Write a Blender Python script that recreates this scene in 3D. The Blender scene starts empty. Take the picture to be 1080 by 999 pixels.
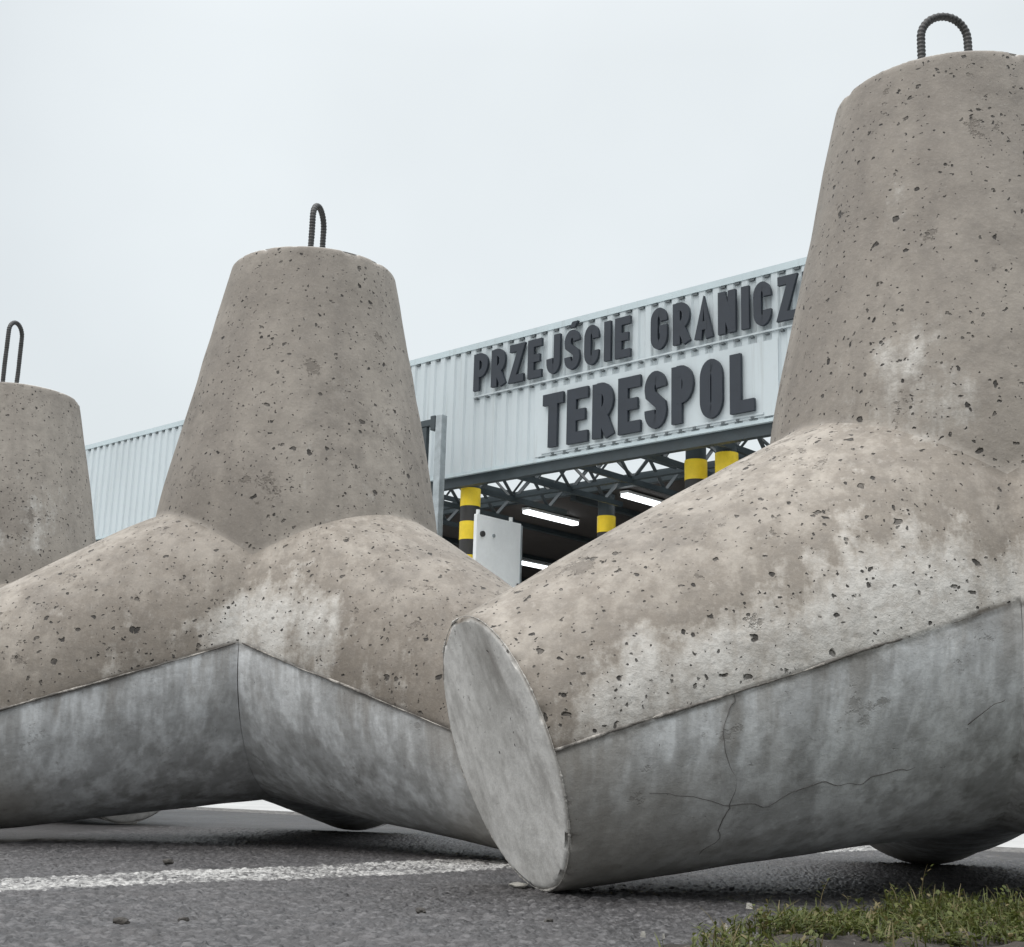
import bpy, bmesh, math, random
import numpy as np
from mathutils import Vector, Matrix
R = math.radians
rng = np.random.default_rng(7); random.seed(7)
S = bpy.context.scene
COL = S.collection

# ------------------------------------------------------------------ helpers
def link(o, parent=None):
    COL.objects.link(o)
    if parent is not None: o.parent = parent
    return o
def tag(o, label=None, cat=None, group=None, kind=None):
    if label: o['label'] = label
    if cat: o['category'] = cat
    if group: o['group'] = group
    if kind: o['kind'] = kind
    return o
def empty(name, loc=(0, 0, 0)):
    o = bpy.data.objects.new(name, None); o.location = loc; o.empty_display_size = .2
    return link(o)
def mesh_obj(name, verts, faces, mat, parent=None, smooth=False, sharp=None):
    m = bpy.data.meshes.new(name); m.from_pydata([tuple(v) for v in verts], [], [tuple(f) for f in faces]); m.update()
    o = bpy.data.objects.new(name, m)
    if mat: m.materials.append(mat)
    if smooth:
        m.shade_smooth()
        if sharp: m.set_sharp_from_angle(angle=R(sharp))
    return link(o, parent)
def np_mesh(name, V, Q, mat, parent=None, smooth=True):
    m = bpy.data.meshes.new(name); V = np.asarray(V, np.float32); Q = np.asarray(Q, np.int32)
    m.vertices.add(len(V)); m.vertices.foreach_set('co', V.ravel())
    n = Q.shape[1]
    m.loops.add(Q.size); m.loops.foreach_set('vertex_index', Q.ravel())
    m.polygons.add(len(Q)); m.polygons.foreach_set('loop_start', np.arange(0, Q.size, n, dtype=np.int32))
    m.update(calc_edges=True); m.validate()
    if smooth: m.shade_smooth()
    if mat: m.materials.append(mat)
    return link(bpy.data.objects.new(name, m), parent)
class MB:                                   # collects simple solids for ONE mesh
    def __init__(s): s.v = []; s.f = []
    def hexa(s, p):                         # 8 points: bottom 4 (ccw), top 4
        b = len(s.v); s.v += [tuple(q) for q in p]
        s.f += [tuple(b + i for i in q) for q in ((3, 2, 1, 0), (4, 5, 6, 7), (0, 1, 5, 4), (1, 2, 6, 5), (2, 3, 7, 6), (3, 0, 4, 7))]
    def box(s, x0, x1, y0, y1, z0, z1, T=lambda *a: a):
        s.hexa([T(x0, y0, z0), T(x1, y0, z0), T(x1, y1, z0), T(x0, y1, z0), T(x0, y0, z1), T(x1, y0, z1), T(x1, y1, z1), T(x0, y1, z1)])
    def tube(s, pts, r, n=8, cap=True):
        pts = [Vector(p) for p in pts]; b = len(s.v); up = None
        for i, p in enumerate(pts):
            t = (pts[min(i + 1, len(pts) - 1)] - pts[max(i - 1, 0)]).normalized()
            if up is None:
                up = t.orthogonal().normalized()
            up = (up - t * up.dot(t)).normalized(); w = t.cross(up)
            rr = float(r[i]) if hasattr(r, '__len__') else r
            for k in range(n):
                a = 2 * math.pi * k / n
                s.v.append(tuple(p + rr * (math.cos(a) * up + math.sin(a) * w)))
        for i in range(len(pts) - 1):
            for k in range(n):
                s.f.append((b + i * n + k, b + i * n + (k + 1) % n, b + (i + 1) * n + (k + 1) % n, b + (i + 1) * n + k))
        if cap:
            s.f.append(tuple(b + k for k in range(n))[::-1]); s.f.append(tuple(b + (len(pts) - 1) * n + k for k in range(n)))
    def bar(s, p, q, w, h=None):            # square bar
        s.tube([p, q], (w if h is None else h) * .7071, 4)
    def build(s, name, mat, parent=None, smooth=False, sharp=None, bevel=0):
        o = mesh_obj(name, s.v, s.f, mat, parent, smooth, sharp)
        bm = bmesh.new(); bm.from_mesh(o.data); bmesh.ops.recalc_face_normals(bm, faces=bm.faces); bm.to_mesh(o.data); bm.free()
        if bevel:
            md = o.modifiers.new('bevel', 'BEVEL'); md.width = bevel; md.segments = 2; md.limit_method = 'ANGLE'
        return o
def _h(ix, iy, iz, seed):
    n = (ix * 374761393 + iy * 668265263 + iz * 2147483647 + seed * 974634777).astype(np.int64) & 0xffffffff
    n = ((n ^ (n >> 13)) * 1274126177) & 0xffffffff
    n = (n ^ (n >> 16)) & 0xffffffff
    return n / 4294967295.0
def vnoise(P, scale, seed=0):               # value noise 0..1
    P = np.asarray(P, float) * scale; i = np.floor(P).astype(np.int64); f = P - i; f = f * f * (3 - 2 * f); r = 0
    for a in (0, 1):
        for b in (0, 1):
            for c in (0, 1):
                w = (f[:, 0] if a else 1 - f[:, 0]) * (f[:, 1] if b else 1 - f[:, 1]) * (f[:, 2] if c else 1 - f[:, 2])
                r = r + w * _h(i[:, 0] + a, i[:, 1] + b, i[:, 2] + c, seed)
    return r

# ------------------------------------------------------------------ node helper
class NT:
    def __init__(s, name):
        s.m = bpy.data.materials.new(name); s.m.use_nodes = True; s.t = s.m.node_tree
        s.b = s.t.nodes['Principled BSDF']; s.out = s.t.nodes['Material Output']
    def n(s, typ, **kw):
        x = s.t.nodes.new(typ)
        for k, v in kw.items():
            if k.startswith('i_'):
                kk = k[2:]; x.inputs[int(kk) if kk.isdigit() else kk].default_value = v
            else: setattr(x, k, v)
        return x
    def l(s, a, b): s.t.links.new(a, b)
    def set(s, sock, v):
        if hasattr(v, 'is_output'): s.l(v, sock)
        else: sock.default_value = v
    def math(s, op, a, b=0., c=None, clamp=False):
        x = s.n('ShaderNodeMath', operation=op, use_clamp=clamp); s.set(x.inputs[0], a); s.set(x.inputs[1], b)
        if c is not None: s.set(x.inputs[2], c)
        return x.outputs[0]
    def mix(s, fac, a, b, blend='MIX'):
        x = s.n('ShaderNodeMix', data_type='RGBA', blend_type=blend); s.set(x.inputs[0], fac)
        for k, v in ((6, a), (7, b)):
            s.set(x.inputs[k], v if hasattr(v, 'is_output') else (*v[:3], 1))
        return x.outputs[2]
    def ramp(s, v, a, b, lo=0., hi=1., smooth=True):
        x = s.n('ShaderNodeMapRange', interpolation_type='SMOOTHSTEP' if smooth else 'LINEAR'); s.set(x.inputs[0], v)
        for k, q in ((1, a), (2, b), (3, lo), (4, hi)): s.set(x.inputs[k], q)
        return x.outputs[0]
    def noise(s, vec, scale, detail=4, rough=.55, dist=0.):
        x = s.n('ShaderNodeTexNoise'); s.l(vec, x.inputs['Vector']); x.inputs['Scale'].default_value = scale
        x.inputs['Detail'].default_value = detail; x.inputs['Roughness'].default_value = rough; x.inputs['Distortion'].default_value = dist
        return x.outputs['Fac']
    def vor(s, vec, scale, feature='F1', rnd=1.):
        x = s.n('ShaderNodeTexVoronoi', feature=feature); s.l(vec, x.inputs['Vector']); x.inputs['Scale'].default_value = scale
        x.inputs['Randomness'].default_value = rnd; return x
    def mapping(s, vec, scale=(1, 1, 1), loc=(0, 0, 0)):
        x = s.n('ShaderNodeMapping'); s.l(vec, x.inputs[0]); x.inputs['Scale'].default_value = scale; x.inputs['Location'].default_value = loc
        return x.outputs[0]
    def attr(s, name):
        return s.n('ShaderNodeAttribute', attribute_name=name).outputs['Fac']
    def bump(s, h, dist, strength=1., normal=None):
        x = s.n('ShaderNodeBump'); s.set(x.inputs['Height'], h); x.inputs['Distance'].default_value = dist; x.inputs['Strength'].default_value = strength
        if normal is not None: s.l(normal, x.inputs['Normal'])
        return x.outputs[0]
    def fin(s, color=None, rough=None, normal=None, metal=0., spec=None):
        if color is not None: s.set(s.b.inputs['Base Color'], color if hasattr(color, 'is_output') else (*color[:3], 1))
        if rough is not None: s.set(s.b.inputs['Roughness'], rough)
        if normal is not None: s.l(normal, s.b.inputs['Normal'])
        s.b.inputs['Metallic'].default_value = metal
        if spec is not None: s.b.inputs['Specular IOR Level'].default_value = spec
        return s.m

def simple(name, col, rough=.5, metal=0., var=.12, scale=3., bumpd=0.):
    t = NT(name); tc = t.n('ShaderNodeTexCoord').outputs['Object']
    n1 = t.noise(tc, scale, 5); n2 = t.noise(tc, scale * 9, 3)
    f = t.math('ADD', t.math('MULTIPLY', n1, .7), t.math('MULTIPLY', n2, .3))
    c = t.mix(t.ramp(f, .3, .7), tuple(x * (1 - var) for x in col), tuple(min(1, x * (1 + var)) for x in col))
    nm = t.bump(n2, bumpd) if bumpd else None
    return t.fin(c, t.ramp(n1, .3, .7, max(0, rough - .08), min(1, rough + .08)), nm, metal)

# ------------------------------------------------------------------ concrete
def concrete():
    t = NT('cast_concrete')
    tc = t.n('ShaderNodeTexCoord').outputs['Object']
    loc = t.n('ShaderNodeObjectInfo').outputs['Location']
    va = t.n('ShaderNodeVectorMath', operation='MULTIPLY_ADD'); t.l(loc, va.inputs[0]); va.inputs[1].default_value = (3.7, 5.1, 2.3); t.l(tc, va.inputs[2])
    P = va.outputs[0]
    seam, bloom, endf, along, upl = (t.attr(k) for k in ('seam', 'bloom', 'endface', 'along', 'upleg'))
    big = t.noise(P, 1.6, 5, .6); med = t.noise(P, 6., 5, .6); fine = t.noise(P, 38., 4, .65); grit = t.noise(P, 160., 3, .7)
    # ragged boundary of the two casting faces
    rag = t.math('MULTIPLY', t.math('SUBTRACT', t.noise(P, 9., 6, .7), .5), .10)
    streakv = t.mapping(P, (9., 9., .9)); streak = t.noise(streakv, 2.2, 4, .6)
    streak2 = t.noise(t.mapping(P, (26., 26., 1.6)), 1., 3, .6)
    lower = t.ramp(t.math('ADD', seam, 0.0), .004, -.004)
    beige = t.mix(t.ramp(big, .3, .7), (.228, .202, .172), (.385, .348, .303))
    beige = t.mix(t.ramp(med, .35, .75, 0, .45), beige, (.43, .395, .352))
    # vertical pour lines on the standing leg
    beige = t.mix(t.math('MULTIPLY', t.ramp(t.noise(t.mapping(P, (7., 7., .35)), 1., 4, .6), .38, .66, 0, .55), upl), beige, (.17, .15, .13))
    beige = t.mix(t.math('MULTIPLY', upl, .22), beige, (.195, .181, .164))  # whole standing leg darkened in colour, for the weaker light on upright faces
    grey = t.mix(t.ramp(big, .3, .7), (.40, .41, .415), (.54, .555, .565))
    grey = t.mix(t.ramp(streak, .40, .64, 0, .85), grey, (.74, .765, .78))
    grey = t.mix(t.ramp(streak2, .50, .72, 0, .5), grey, (.26, .26, .255))
    mot = t.noise(P, 22., 5, .75); grey = t.mix(t.ramp(mot, .52, .72, 0, .4), grey, (.22, .22, .215))
    warm = t.ramp(t.math('ADD', along, t.math('MULTIPLY', t.math('SUBTRACT', big, .5), .9)), .62, .98)
    grey = t.mix(t.math('MULTIPLY', warm, .8), grey, (.30, .28, .25))
    drip = t.math('MULTIPLY', t.ramp(t.noise(t.mapping(P, (6., 6., .5)), 1.6, 5, .65), .50, .62), t.ramp(t.math('ADD', seam, rag), -.20, .02))
    grey = t.mix(t.math('MULTIPLY', drip, .6), grey, (.235, .215, .19))
    jd = t.math('MULTIPLY', t.ramp(seam, -.035, -.003), t.ramp(t.noise(P, 16., 5, .7), .45, .6))
    grey = t.mix(t.math('MULTIPLY', jd, .5), grey, (.14, .13, .12))
    endc = t.mix(t.ramp(med, .35, .7), (.58, .575, .555), (.76, .755, .735))
    endc = t.mix(t.ramp(t.noise(t.mapping(P, (5, 5, 1.2)), 2.4, 5, .6), .5, .72, 0, .5), endc, (.30, .29, .275))
    base = t.mix(lower, beige, grey)
    sl = t.math('ABSOLUTE', t.math('ADD', seam, t.math('MULTIPLY', rag, .06)))
    base = t.mix(t.math('MULTIPLY', t.ramp(sl, .012, .002), t.ramp(t.noise(P, 11., 5, .7), .40, .58, .15, .75)), base, (.10, .09, .08))
    base = t.mix(endf, base, endc)
    # lime bloom above the joint
    bl = t.math('ADD', bloom, t.math('MULTIPLY', t.math('SUBTRACT', t.noise(P, 9., 7, .75), .5), 2.4))
    bl = t.math('ADD', bl, t.math('MULTIPLY', t.math('SUBTRACT', t.noise(t.mapping(P, (22., 22., 3.)), 1., 4, .65), .5), 1.5))
    blm = t.math('MULTIPLY', t.ramp(bl, .32, 1.25), t.math('SUBTRACT', 1., endf))
    blm = t.math('MULTIPLY', blm, t.ramp(t.noise(P, 55., 4, .7), .25, .6, .45, 1.))
    ring = t.math('MULTIPLY', t.ramp(bl, -.25, .30), t.math('SUBTRACT', 1., t.ramp(bl, .30, .7)))
    ring = t.math('MULTIPLY', ring, t.math('SUBTRACT', 1., t.math('MAXIMUM', endf, t.math('MAXIMUM', upl, lower))))
    base = t.mix(t.math('MULTIPLY', ring, .5), base, (.13, .108, .085))
    base = t.mix(t.math('MULTIPLY', blm, .85), base, (.64, .63, .60))
    # dark damp blotches
    dk = t.math('MULTIPLY', t.ramp(t.noise(P, 3.3, 6, .68, .4), .52, .72, 0, .55), t.math('SUBTRACT', 1., t.math('MULTIPLY', lower, .6)))
    base = t.mix(t.math('MULTIPLY', dk, t.math('SUBTRACT', 1., blm)), base, (.12, .105, .09))
    base = t.mix(t.ramp(fine, .35, .72, 0, .30), base, (.14, .128, .115))
    base = t.mix(t.ramp(grit, .5, .8, 0, .20), base, (.46, .44, .41))
    # air-bubble pits, three sizes
    dv = t.n('ShaderNodeTexNoise'); t.l(P, dv.inputs['Vector']); dv.inputs['Scale'].default_value = 60.
    wv = t.n('ShaderNodeVectorMath', operation='MULTIPLY_ADD'); t.l(dv.outputs['Color'], wv.inputs[0]); wv.inputs[1].default_value = (.020, .020, .020); t.l(P, wv.inputs[2])
    W = wv.outputs[0]
    pits = None
    dens = t.ramp(t.noise(P, 6.5, 3, .7), .30, .60, .30, 1.6)
    for sc, r0, r1, keep in ((13., .03, .11, .5), (25., .04, .20, 1.), (36., .05, .20, 1.), (60., .06, .24, 1.), (95., .08, .26, .35)):
        v = t.vor(W, sc); sep = t.n('ShaderNodeSeparateColor'); t.l(v.outputs['Color'], sep.inputs[0])
        rad = t.math('MULTIPLY_ADD', t.math('POWER', sep.outputs[0], 1.5), r1 - r0, r0)
        on = t.math('LESS_THAN', sep.outputs[1], t.math('MULTIPLY', dens, keep))
        rad = t.math('MULTIPLY', rad, on)
        rad = t.math('MULTIPLY', rad, t.math('SUBTRACT', 1., t.math('MULTIPLY', lower, .8)))
        rad = t.math('MULTIPLY', rad, t.math('SUBTRACT', 1., t.math('MULTIPLY', endf, .55)))
        d = t.math('DIVIDE', v.outputs['Distance'], t.math('ADD', rad, .0001))
        p = t.ramp(d, 1.0, .62)
        pits = p if pits is None else t.math('MAXIMUM', pits, p)
    base = t.mix(t.math('MULTIPLY', pits, t.ramp(t.noise(P, 27., 2), .3, .6, .55, .97)), base, (.03, .027, .024))
    # broken patches
    br = t.ramp(t.math('ADD', t.noise(P, 11., 6, .75), t.math('MULTIPLY', dens, .06)), .705, .745)
    br = t.math('MULTIPLY', br, t.math('SUBTRACT', 1., t.math('MULTIPLY', lower, .6)))
    base = t.mix(t.math('MULTIPLY', br, .55), base, (.11, .095, .08))
    h = t.math('ADD', t.math('MULTIPLY', fine, .25), t.math('MULTIPLY', grit, .12))
    h = t.math('ADD', h, t.math('MULTIPLY', med, .5))
    h = t.math('ADD', h, t.math('MULTIPLY', blm, t.math('MULTIPLY', t.noise(P, 70., 4, .7), .35)))
    h = t.math('SUBTRACT', h, t.math('MULTIPLY', pits, 1.1))
    h = t.math('SUBTRACT', h, t.math('MULTIPLY', br, .25))
    nm = t.bump(h, .006, .9)
    return t.fin(base, t.math('SUBTRACT', t.ramp(med, .2, .8, .62, .82), t.math('MULTIPLY', lower, .12)), nm, 0, .4)

M = {}
M['concrete'] = concrete()
def _seam():
    t = NT('seam_mortar'); tc = t.n('ShaderNodeTexCoord').outputs['Object']
    n = t.noise(tc, 18., 5, .7); n2 = t.noise(tc, 120., 3)
    c = t.mix(t.ramp(n, .46, .68), (.13, .12, .11), (.52, .49, .45))
    return t.fin(c, .85, t.bump(n2, .003))
M['seam'] = _seam()
M['burr'] = simple('rim_mortar', (.40, .385, .36), .85, 0, .35, 25, .002)
M['crack'] = simple('crack_dirt', (.15, .145, .14), .9)
M['rebar'] = simple('dark_rebar', (.055, .055, .055), .5, .6, .35, 20, .001)

# ------------------------------------------------------------------ tetrapod
RE, KT, LL = .2266, .2151, 1.0
R0 = RE + KT * LL
CZ = LL / 3 + RE * math.sqrt(8) / 3
T0 = .27
def rad_at(t, T0=.27):                              # tapering leg whose root rounds off into a short cylinder
    t = np.asarray(t, float); return R0 - KT * (T0 + .05 * np.log1p(np.exp(np.clip((t - T0) / .05, -40, 40))))
def crease_t(c, T0=.27):
    t = np.asarray(c, float) * .27
    for _ in range(12): t = .75 * c * rad_at(t, T0)
    return t
def leg_dirs(yaw):
    a = math.asin(1 / 3); D = [np.array([0, 0, 1.])]
    for i in range(3):
        q = yaw + i * 2 * math.pi / 3
        D.append(np.array([math.cos(a) * math.cos(q), math.cos(a) * math.sin(q), -1 / 3]))
    return D
def tetrapod(x, y, yaw, label, blobs, NP=360, NTT=96, seed=0, loop=(.05, .21, 0), cracks=()):
    root = tag(empty('tetrapod', (x, y, 0)), label, 'tetrapod', 'concrete tetrapods placed in a row across the road')
    C = np.array([0, 0, CZ]); D = leg_dirs(yaw)
    Vs = []; Qs = []; A = {k: [] for k in ('seam', 'bloom', 'endface', 'along', 'upleg')}; base = 0
    psi = np.arange(NP) / NP * 2 * math.pi
    for i, d in enumerate(D):
        if i: h = np.cross([0, 0, 1.], d)
        else: h = np.cross(D[1], d)
        h = h / np.linalg.norm(h); u = np.cross(d, h)     # u: 'up' side of a lying leg
        rad = np.cos(psi)[:, None] * h + np.sin(psi)[:, None] * u
        c = np.full(NP, -9.)
        for j, dj in enumerate(D):
            if j != i: c = np.maximum(c, rad @ dj)
        k_ = np.clip((np.sin(psi) + .45) / .55, 0, 1); tp = np.full(NP, .27) if i == 0 else .06 + .21 * k_ * k_ * (3 - 2 * k_)
        tc = crease_t(c, tp)
        w = np.linspace(0, 1, NTT) ** 1.25
        t = tc[:, None] + (LL - .010 - tc[:, None]) * w[None, :]          # NP x NTT
        r = rad_at(t, tp[:, None])
        P = d * t[..., None] + rad[:, None, :] * r[..., None]
        nrm = rad[:, None, :] + d * KT; nrm = nrm / np.linalg.norm(nrm, axis=-1, keepdims=True)
        nrm = np.broadcast_to(nrm, P.shape)
        # fillet where legs meet
        wf = .011; push = np.zeros(P.shape[:2])
        for j, dj in enumerate(D):
            if j == i: continue
            a = P @ dj; rr = np.linalg.norm(P - a[..., None] * dj, axis=-1); f = (rr - rad_at(a)) / math.sqrt(1 + KT * KT)
            push = np.maximum(push, np.where(f < wf, (1 - np.clip(f, 0, wf) / wf) ** 2 * wf / 4, 0) * np.clip((a - .02) / .06, 0, 1) * np.clip(1.6 - t / .55, 0, 1))
        # push along the mean outward direction at the crease
        outd = P / np.linalg.norm(P, axis=-1, keepdims=True)
        mixw = (push / (wf / 4))[..., None]
        dirv = nrm * (1 - mixw) + outd * mixw; dirv = dirv / np.linalg.norm(dirv, axis=-1, keepdims=True)
        P = P + dirv * push[..., None]
        # slight casting unevenness
        lo = (vnoise(P.reshape(-1, 3) + seed * 3.1, 5., 3) - .5) * .006 + (vnoise(P.reshape(-1, 3) + seed, 14., 5) - .5) * .0025
        P = P + nrm * (lo.reshape(P.shape[:2]) * (1 - mixw[..., 0]))[..., None]
        # the two mould halves do not meet quite flush
        sm = np.sin(psi)[:, None] * r if i else np.full(P.shape[:2], 1.)
        if i: P = P - nrm * (np.where((sm < 0) & (sm > -.12), .0022 * (1 + sm / .12), 0))[..., None]
        # end rings with chipped rim
        e = rad * RE; rim = []
        cs = np.stack([np.cos(psi), np.sin(psi), np.full(NP, seed + i * 2.)], 1)
        ch = np.clip(vnoise(cs, 8., 9) - .60, 0, 1) * .055
        ch2 = (.0006 + .004 * np.clip(vnoise(cs, 3., 31) - .35, 0, 1)) * vnoise(cs, 45., 4)
        cc = ch + ch2
        P[:, -1] -= rad * (cc * .25)[:, None]
        rim.append(d * (LL - .0035 - cc * .45)[:, None] + rad * (RE - .0015 - cc * .35)[:, None])
        rim.append(d * (LL - .0004 - cc * .12)[:, None] + rad * (RE - .0065 - cc * .7)[:, None])
        for q in (.955, .93, .8, .55, .3, .1, .01):
            pts = d * LL + rad * (RE * q); nn = (vnoise(pts + seed, 8., 2) - .5) * .004 * (1 if q < .9 else .2)
            rim.append(pts + d * nn[:, None])
        allP = np.concatenate([P] + [q[:, None, :] for q in rim], 1)         # NP x (NTT+9)
        nt = allP.shape[1]; V = allP.reshape(-1, 3)
        ii = np.arange(NP)[:, None]; jj = np.arange(nt - 1)[None, :]; i2 = (ii + 1) % NP
        Q = np.stack([ii * nt + jj, i2 * nt + jj, i2 * nt + jj + 1, ii * nt + jj + 1], -1).reshape(-1, 4) + base
        Vs.append(V + C); Qs.append(Q); base += len(V)
        seam = np.concatenate([sm if i else np.full((NP, NTT), 1.), np.repeat((np.sin(psi) * RE)[:, None] if i else np.ones((NP, 1)), 9, 1)], 1)
        al = np.concatenate([t, np.full((NP, 9), LL)], 1); ef = np.zeros((NP, nt)); ef[:, NTT + 1:] = 1
        b = np.zeros(NP * nt)
        if i:
            s_ = seam.ravel(); b += np.where(s_ > 0, np.exp(-(s_ / .085) ** 2) * .55 * np.clip(1.35 - al.ravel(), .25, 1), 0)
        for (bx, by, bz, br, bs) in blobs:
            dd = np.linalg.norm((V - [bx, by, bz]) / [1, 1, 1], axis=1); b += bs * np.exp(-(dd / br) ** 2)
        if i: b *= np.where(seam.ravel() < 0, np.clip(.75 + seam.ravel() / .16, 0, 1), 1)
        A['seam'].append(seam.ravel()); A['bloom'].append(b); A['endface'].append(ef.ravel()); A['along'].append(al.ravel()); A['upleg'].append(np.full(NP * nt, 0. if i else 1.))
    V = np.concatenate(Vs); Q = np.concatenate(Qs)
    o = np_mesh('concrete_body', V, Q, M['concrete'], root)
    for k, a in A.items():
        at = o.data.attributes.new(k, 'FLOAT', 'POINT'); at.data.foreach_set('value', np.concatenate(a).astype(np.float32))
    o.data.set_sharp_from_angle(angle=R(50))
    # mould seam: an irregular lip of mortar along both sides of every lying leg
    mb = MB()
    for i in (1, 2, 3):
        d = D[i]; h = np.cross([0, 0, 1.], d); h /= np.linalg.norm(h)
        for sd in (1, -1):
            hh = h * sd; c = max(hh @ D[j] for j in range(4) if j != i); t0 = float(crease_t(c))
            tt = np.linspace(t0 - .005, LL - .004, 170)
            p = C + d * tt[:, None] + hh * rad_at(tt)[:, None]
            n1 = vnoise(p + seed * 7, 60., 1); n2 = vnoise(p + seed * 7, 9., 2)
            rr = .0008 + .0042 * n1 * np.clip(n2 * 1.8 - .3, 0.1, 1)
            p = p + hh * .0004 + np.array([0, 0, 1.]) * ((n2 - .5) * .006)[:, None]
            mb.tube(p, rr, 6)
    mb.build('mould_seam', M['seam'], root, True)
    # thin burr of mortar left round the rim of every lying leg
    for i in (1, 2, 3):
        d = D[i]; h = np.cross([0, 0, 1.], d); h /= np.linalg.norm(h); u = np.cross(d, h)
        a_ = np.linspace(0, 2 * math.pi, 700); cs = np.stack([np.cos(a_), np.sin(a_), np.full(700, seed + i * 2.)], 1)
        p = C + d * (LL - .003) + (np.cos(a_)[:, None] * h + np.sin(a_)[:, None] * u) * (RE - .0012)
        rr = .0005 + .0075 * np.clip(vnoise(cs, 5., 9) - .42, 0, 1) * vnoise(cs, 90., 4) + .0022 * np.clip(vnoise(cs, 40., 5) - .55, 0, 1)
        mb = MB(); mb.tube(p, rr, 6, False); mb.build('rim_burr', M['burr'], root, True)
    if cracks:
        mb = MB()
        for line in cracks:
            pts = []
            for a, b in zip(line[:-1], line[1:]):
                a = np.array(a); b = np.array(b); m_ = 14
                for q in range(m_): pts.append(a + (b - a) * q / m_)
            pts.append(np.array(line[-1])); pts = np.array(pts)
            jit = np.stack([vnoise(pts, 40., 11 + q) for q in range(3)], 1) - .5
            jit2 = np.stack([vnoise(pts, 12., 31 + q) for q in range(3)], 1) - .5
            pts = pts + jit * .022 + jit2 * .05
            # snap to the surface of the nearest leg
            out = []
            for p in pts:
                best = min(range(1, 4), key=lambda i: np.linalg.norm(p - (p @ D[i]) * D[i]) - float(rad_at(p @ D[i])))
                a = p @ D[best]; q = p - a * D[best]; q = q / np.linalg.norm(q) * float(rad_at(a))
                out.append(C + a * D[best] + q * .9983)
            rr = .0003 + .0008 * vnoise(np.array(out), 30., 3); rr[0] = rr[-1] = .0003
            mb.tube(out, rr, 5)
        mb.build('hairline_crack', M['crack'], root, True)
    # lifting loop of ribbed bar
    hw, hh, az, off = (tuple(loop) + (0,))[:4]; pts = []; zt = CZ + LL
    ax = np.array([math.cos(az), math.sin(az), 0])
    n1 = 60
    for q in np.linspace(-.06, hh - hw, n1): pts.append(-ax * hw + [0, 0, zt + q])
    for a in np.linspace(math.pi, 0, 60)[1:-1]: pts.append(ax * hw * math.cos(a) + np.array([0, 0, zt + hh - hw + hw * math.sin(a)]))
    for q in np.linspace(hh - hw, -.06, n1): pts.append(ax * hw + [0, 0, zt + q])
    pts = np.array(pts); ln = np.concatenate([[0], np.cumsum(np.linalg.norm(np.diff(pts, axis=0), axis=1))])
    tot = ln[-1]; m_ = int(tot / .0022); q = np.linspace(0, tot, m_)
    pts = np.stack([np.interp(q, ln, pts[:, k]) for k in range(3)], 1)
    pts += ax * ((vnoise(pts + seed, 12., 6) - .5) * .006)[:, None]
    rr = .0078 + .0011 * (np.sin(q / .009 * 2 * math.pi) > .2)
    mb = MB(); pts = pts + np.array([off, 0, 0]); mb.tube(pts, rr, 12); mb.build('lifting_loop', M['rebar'], root, True, 60)
    return root

# blobs: object coordinates from the tetrapod centre, radius, strength
tetrapod(.8791, 2.5406, -2.7921, 'nearest and largest grey concrete tetrapod, its round leg end facing the camera beside the grass',
         [(-.42, -.485, -.165, .11, .6), (-.24, -.465, -.08, .14, .95), (-.60, -.51, -.20, .11, .65), (-.70, -.525, -.232, .10, .5), (-.21, -.296, .363, .07, .6), (-.171, -.345, .256, .10, .75)],
         seed=1, loop=(.050, .205, .05, -.006),
         cracks=[[(-.559, -.504, -.239), (-.545, -.486, -.322), (-.527, -.434, -.405), (-.559, -.356, -.479)],
                 [(-.655, -.487, -.387), (-.551, -.446, -.398), (-.444, -.415, -.391), (-.336, -.392, -.371), (-.25, -.399, -.348), (-.178, -.408, -.324), (-.109, -.487, -.271)]])
tetrapod(-.5736, 3.6126, -2.7381, 'whole grey concrete tetrapod standing in the middle behind the white line',
         [(.01, -.465, .01, .09, .6), (.127, -.517, -.02, .10, .65), (-.048, -.45, -.031, .09, .5), (.105, -.351, .349, .10, .28), (.247, -.337, .308, .08, .28)],
         seed=2, loop=(.050, .208, R(80)))
tetrapod(-1.9028, 5.0016, -2.7381, 'farthest concrete tetrapod half out of frame, in front of the pale ribbed wall',
         [(.2, -.283, .436, .10, .4), (.263, -.195, .524, .10, .5), (.1, -.3, .38, .1, .4)], NP=240, NTT=64, seed=3, loop=(.046, .300, R(78), -.035))

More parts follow.
